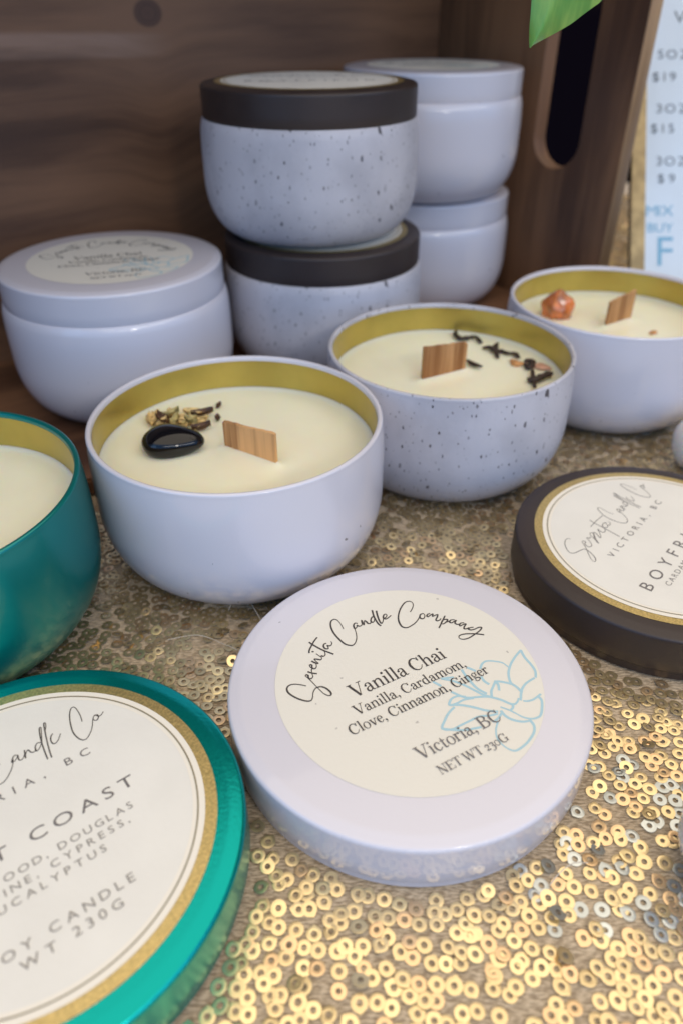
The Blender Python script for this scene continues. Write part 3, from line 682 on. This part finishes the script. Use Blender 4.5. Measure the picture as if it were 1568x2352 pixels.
blob('carnelian_stone', (2.095, 6.99, .835), (.165, .15, .150), M_carn, 'rough orange carnelian stone on the wax of the far right candle', 'stone', rz=.4, facet=.13, seed=5)
blob('dried_petal', (2.879, 6.518, .775), (.05, .028, .012), M_petal_o, 'small orange petal flake on the wax of the far right candle', 'petal', rz=.6, facet=.25, seed=6, n=10)
blob('quartz_stone', (3.12, 5.42, .24), (.34, .27, .27), M_quartz, 'milky mauve tumbled stone at right edge behind the black lid', 'stone', rz=.3, facet=.03, seed=8)
blob('quartz_stone', (1.83, 1.84, .26), (.33, .29, .30), M_quartz, 'pale beige tumbled stone at right edge on the gold sequins', 'stone', rz=1.2, facet=.03, seed=9)
def curl(name, pts, z, r, m, label, cat, group, flat=.6, seed=0, base=(0, 0)):
    """a dried shred: an uneven tube swept along a bent path"""
    rnd = random.Random(seed); P = [Vector((p[0] + base[0], p[1] + base[1], z + rnd.uniform(-.004, .012))) for p in pts]
    c = sum(P, Vector()) / len(P); Q = []
    for i in range(len(P) - 1):
        p0 = P[max(i - 1, 0)]; p1 = P[i]; p2 = P[i + 1]; p3 = P[min(i + 2, len(P) - 1)]
        for k in range(5):
            t = k / 5; Q.append(0.5 * ((2 * p1) + (p2 - p0) * t + (2 * p0 - 5 * p1 + 4 * p2 - p3) * t * t + (3 * p1 - p0 - 3 * p2 + p3) * t ** 3))
    Q.append(P[-1]); V, F = [], []; sg = 8; n = len(Q)
    for i, q in enumerate(Q):
        d = (Q[min(i + 1, n - 1)] - Q[max(i - 1, 0)]).normalized(); s = d.cross(Vector((0, 0, 1))).normalized(); u = s.cross(d)
        rr = r * (.35 + .65 * math.sin(math.pi * (i + .6) / (n + .2)) ** .5) * rnd.uniform(.78, 1.22)
        for j in range(sg):
            a = 2 * math.pi * j / sg; w_ = q + (s * math.cos(a) + u * math.sin(a) * flat) * rr * rnd.uniform(.9, 1.1) - c; V.append(tuple(w_))
    for i in range(n - 1):
        for j in range(sg):
            k = (j + 1) % sg; F.append((i * sg + j, i * sg + k, (i + 1) * sg + k, (i + 1) * sg + j))
    F.append(tuple(range(sg))[::-1]); F.append(tuple((n - 1) * sg + j for j in range(sg)))
    o = mesh(name, V, F, m, None, loc=tuple(c)); tag(o, label, cat, group); return o
TEA = [([[.173, .870], [.159, .795], [.201, .711], [.292, .753], [.343, .739], [.367, .616]], .026, 'wavy dark shred nearest the back rim of the speckled candle'),
       ([[.361, .51], [.421, .497], [.454, .445], [.505, .445], [.573, .369]], .028, 'dark twisted shred in the middle of the row on the speckled candle'),
       ([[.509, .589], [.473, .497], [.46, .30]], .022, 'short dark shred crossing the middle of the row on the speckled candle'),
       ([[.578, .394], [.624, .368], [.64, .294]], .022, 'small hooked dark shred beside the orange petal on the speckled candle'),
       ([[.675, .22], [.73, .244], [.73, .172], [.683, .089], [.666, .172]], .028, 'ring shaped dark curl between the two petals on the speckled candle'),
       ([[.619, -.15], [.686, -.15], [.767, -.083], [.845, -.038]], .036, 'thick dark shred nearest the right rim of the speckled candle'),
       ([[.70, .031], [.672, -.128], [.654, -.290]], .018, 'thin dark stalk crossing the thick shred on the speckled candle'),
       ([[.19, .245], [.229, .172], [.288, .101]], .024, 'lone dark sliver beside the wooden wick of the speckled candle')]
for i, (p, r, lb) in enumerate(TEA): curl('dried_tea_leaf', p, .787, r, M_tea, lb, 'dried leaf', 'dark dried shreds on the speckled candle', seed=i, base=POS['B'])
bx, by = POS['B']
blob('dried_petal', (bx + .603, by + .205, .778), (.060, .052, .014), M_petal_o, 'orange dried petal on the speckled candle', 'petal', rz=-.6, facet=.25, seed=11, n=10)
blob('dried_petal', (bx + .80, by + .13, .778), (.070, .052, .013), M_petal_p, 'pale pink dried petal near the right rim of the speckled candle', 'petal', rz=-.3, facet=.25, seed=12, n=10)
HB = [(-.678, .442), (-.554, .441), (-.399, .49), (-.325, .457), (-.593, .315), (-.403, .331), (-.453, .372), (-.348, .362), (-.300, .243), (-.504, .325), (-.203, .393), (-.223, .597), (-.678, .351), (-.343, .259)]
rnd = random.Random(4)
def flake(i, x, y):
    V, F = [], []; L = rnd.uniform(.05, .085) * (.45 if i in (10, 11) else 1); Wd = L * rnd.uniform(.35, .6); a = rnd.uniform(0, 3.1); curlz = rnd.uniform(.03, .09)
    n, m = 7, 5
    for k in range(2):
        for p in range(n):
            s = p / (n - 1); w_ = Wd * math.sin(math.pi * min(.97, s * .9 + .07)) ** .7
            for q_ in range(m):
                t = q_ / (m - 1) * 2 - 1; lx = (s - .5) * 2 * L; ly = t * w_ + rnd.uniform(-.004, .004)
                V.append((lx * math.cos(a) - ly * math.sin(a), lx * math.sin(a) + ly * math.cos(a), .004 + curlz * (t * t * .45 + (s - .4) ** 2 * .8) + rnd.uniform(-.003, .003) - k * .010))
    for k in range(2):
        for p in range(n - 1):
            for q_ in range(m - 1):
                f = (k * n * m + p * m + q_, k * n * m + (p + 1) * m + q_, k * n * m + (p + 1) * m + q_ + 1, k * n * m + p * m + q_ + 1); F.append(f if k == 0 else f[::-1])
    o = mesh('dried_flower_flake', V, F, M_herb[(0, 1, 0, 2, 0, 1, 0, 0, 2, 1, 2, 2, 0, 0)[i]], None, loc=(ax + x, ay + y, .778))
    tag(o, ('tiny dark flower crumb apart from the flake heap, left of the wooden wick' if i in (10, 11) else 'dried brown and tan flower flake beside the black stone on the white candle'), 'dried flower', 'dried flower flakes on the white candle')
for i, (x, y) in enumerate(HB): flake(i, x, y)
rnd2 = random.Random(21)
for i in range(12, 22):
    flake(i % 14, rnd2.uniform(-.60, -.33), rnd2.uniform(.28, .48))

# ---------------------------------------------------------------- price sign
Lsin, Lcos = .551, .835
sign = empty('price_sign', (3.54, 8.225, 0.012)); tag(sign, 'pale blue price sheet in a clear acrylic stand behind the crate edge', 'sign')
def sp_(u, v, d): return (u, v * Lsin + d * Lcos, v * Lcos - d * Lsin)      # d>0 = behind the sheet
def slab(name, u0, u1, v0, v1, d0, d1, m):
    V = [sp_(u, v, d) for d in (d0, d1) for v in (v0, v1) for u in (u0, u1)]
    F = [(0, 1, 3, 2), (4, 6, 7, 5), (0, 4, 5, 1), (2, 3, 7, 6), (0, 2, 6, 4), (1, 5, 7, 3)]
    return mesh(name, V, F, m, sign, smooth=False)
M_sheet = M('pale_blue_printed_sheet', (0.72, 0.80, 0.85), rough=0.6, var=0.04, vscale=2)
M_acr, t_, b_ = mat('clear_acrylic'); b_.inputs['Transmission Weight'].default_value = 1.0; b_.inputs['Roughness'].default_value = 0.03; b_.inputs['IOR'].default_value = 1.49
b_.inputs['Base Color'].default_value = (.98, .97, .93, 1)
M_sgrey = M('grey_sign_print', (0.16, 0.19, 0.21), rough=0.6); M_sblue = M('blue_sign_print', (0.22, 0.47, 0.62), rough=0.6)
pr = Print(); pr.V += [(0, 0.02, 0), (2.6, 0.02, 0), (2.6, 4.0, 0), (0, 4.0, 0)]; pr.F.append((0, 1, 2, 3)); pr.I.append(0); pr.z = .004
sans(pr, 'V', .302, 3.639, .09, .13, 1)
for tx_, x_, y_, ln in (('5OZ', .121, 3.229, .36), ('$19', .064, 2.975, .27), ('3OZ', .115, 2.612, .36), ('$15', .052, 2.386, .27), ('3OZ', .123, 2.010, .35), ('$9', .141, 1.812, .20)):
    sans(pr, tx_, x_, y_, ln, .100, 1)
sans(pr, 'MIX', .010, 1.432, .32, .118, 2); sans(pr, 'BUY', .030, 1.246, .30, .10, 2); sans(pr, 'F', .150, .858, .16, .33, 2, wide=1.0)
mesh('printed_sheet', [sp_(a, b, -c) for a, b, c in pr.V], pr.F, [M_sheet, M_sgrey, M_sblue], sign, idx=pr.I, smooth=False)
slab('acrylic_back', -.17, 2.7, 0.01, 4.1, .006, .075, M_acr)
M_fr = M('gold_brown_stand_edge', (0.42, 0.31, 0.15), rough=0.35, metal=0.4, var=0.3, vscale=6)
slab('stand_edge', -.17, -.012, 0.0, 4.1, -.03, .004, M_fr)
slab('acrylic_foot', -.10, 2.7, 0.0, .07, .08, 1.5, M_acr)

# ---------------------------------------------------------------- leaf hanging from above
sc_l = .002405
LFT = [(0, 0), (-4, 40), (-7, 110), (-6, 220), (8, 320), (45, 390), (95, 425), (122, 400)]
RGT = [(0, 0), (45, 20), (95, 46), (150, 86), (195, 150), (218, 240), (212, 320), (160, 400)]
def interp(tab, t):
    f = t * (len(tab) - 1); i = min(int(f), len(tab) - 2); g = f - i
    return tab[i][0] * (1 - g) + tab[i + 1][0] * g, tab[i][1] * (1 - g) + tab[i + 1][1] * g
leaf = empty('hanging_leaf', (1.0429, 4.80, 3.0975)); tag(leaf, 'bright green pointed leaf hanging into the top of the picture', 'leaf')
V, F = [], []; n, m = 34, 17
for k in range(2):
    for i in range(n):
        t = i / (n - 1); l = interp(LFT, t); r = interp(RGT, t)
        for j in range(m):
            s = j / (m - 1); x = (l[0] + (r[0] - l[0]) * s) * sc_l; z = (l[1] + (r[1] - l[1]) * s) * sc_l
            fold = abs(s - .42) * .16 * math.sin(math.pi * min(1, t + .15)); y = -.12 * t * t + fold + .012 * math.sin(t * 26 + s * 5) * abs(s - .42) + k * .008
            V.append((x, y, z))
for k in range(2):
    for i in range(n - 1):
        for j in range(m - 1):
            f = (k * n * m + i * m + j, k * n * m + i * m + j + 1, k * n * m + (i + 1) * m + j + 1, k * n * m + (i + 1) * m + j); F.append(f if k == 0 else f[::-1])
M_leaf, t_, b_ = mat('fresh_green_leaf')
c_ = N(t_, 'ShaderNodeTexCoord'); mp_ = N(t_, 'ShaderNodeMapping'); mp_.inputs['Rotation'].default_value = (0, math.radians(-24), 0); mp_.inputs['Scale'].default_value = (13 / U, 2 / U, 2.2 / U)
t_.links.new(c_.outputs['Object'], mp_.inputs[0]); n_ = N(t_, 'ShaderNodeTexNoise'); n_.inputs['Scale'].default_value = .8; n_.inputs['Detail'].default_value = 4
t_.links.new(mp_.outputs[0], n_.inputs['Vector'])
t_.links.new(mixc(t_, mrange(t_, n_.outputs[0], .38, .62), (0.13, 0.40, 0.085), (0.30, 0.58, 0.13)), b_.inputs['Base Color'])
b_.inputs['Roughness'].default_value = .45; b_.inputs['Subsurface Weight'].default_value = .3; b_.inputs['Subsurface Scale'].default_value = .002
mesh('leaf_blade', V, F, M_leaf, leaf)
def tube(name, pts, r, m, parent=None, loc=(0, 0, 0)):
    V, F = [], []; sg = 8; P = [Vector(p) for p in pts]; n = len(P)
    for i, q in enumerate(P):
        d = (P[min(i + 1, n - 1)] - P[max(i - 1, 0)]).normalized(); s = d.cross(Vector((.1, .9, .3))).normalized(); u = s.cross(d)
        for j in range(sg):
            a = 2 * math.pi * j / sg; V.append(tuple(q + (s * math.cos(a) + u * math.sin(a)) * r))
    for i in range(n - 1):
        for j in range(sg):
            k = (j + 1) % sg; F.append((i * sg + j, i * sg + k, (i + 1) * sg + k, (i + 1) * sg + j))
    return mesh(name, V, F, m, parent, loc=loc)
M_stalk = M('green_stalk', (0.16, 0.34, 0.07), rough=.45)
tube('leaf_stalk', [(.29, -.11, .95), (.34, -.10, 1.2), (.45, 0, 1.7), (.62, .4, 2.3), (.8, 1.2, 2.9), (.9, 2.2, 3.25)], .028, M_stalk, leaf)

# ---------------------------------------------------------------- lint fibres on the cloth
FIB = [([(-.743, 3.585, .02), (-.715, 3.65, .05), (-.66, 3.67, .07), (-.60, 3.62, .06), (-.519, 3.482, .03)], 'pale curved thread between the white candle and the white lid'),
       ([(-1.093, 3.318, .02), (-.98, 3.34, .03), (-.891, 3.337, .04), (-.80, 3.31, .03), (-.747, 3.287, .02), (-.69, 3.25, .03), (-.645, 3.231, .02)], 'long pale thread left of the white lid'),
       ([(.95, 1.76, .02), (1.0, 1.80, .05), (1.07, 1.84, .06), (1.15, 1.86, .03)], 'short pale thread below the white lid')]
for pts, lb in FIB:
    Q = []
    P_ = [Vector(p) for p in pts]
    for i in range(len(P_) - 1):
        p0 = P_[max(i - 1, 0)]; p1 = P_[i]; p2 = P_[i + 1]; p3 = P_[min(i + 2, len(P_) - 1)]
        for k in range(6):
            t = k / 6; Q.append(0.5 * ((2 * p1) + (p2 - p0) * t + (2 * p0 - 5 * p1 + 4 * p2 - p3) * t * t + (3 * p1 - p0 - 3 * p2 + p3) * t ** 3))
    Q.append(P_[-1]); c = Q[0].copy()
    o = tube('lint_thread', [q - c for q in Q], .0024, M_fibre, None, loc=tuple(c)); tag(o, lb, 'thread', 'loose threads on the cloth')
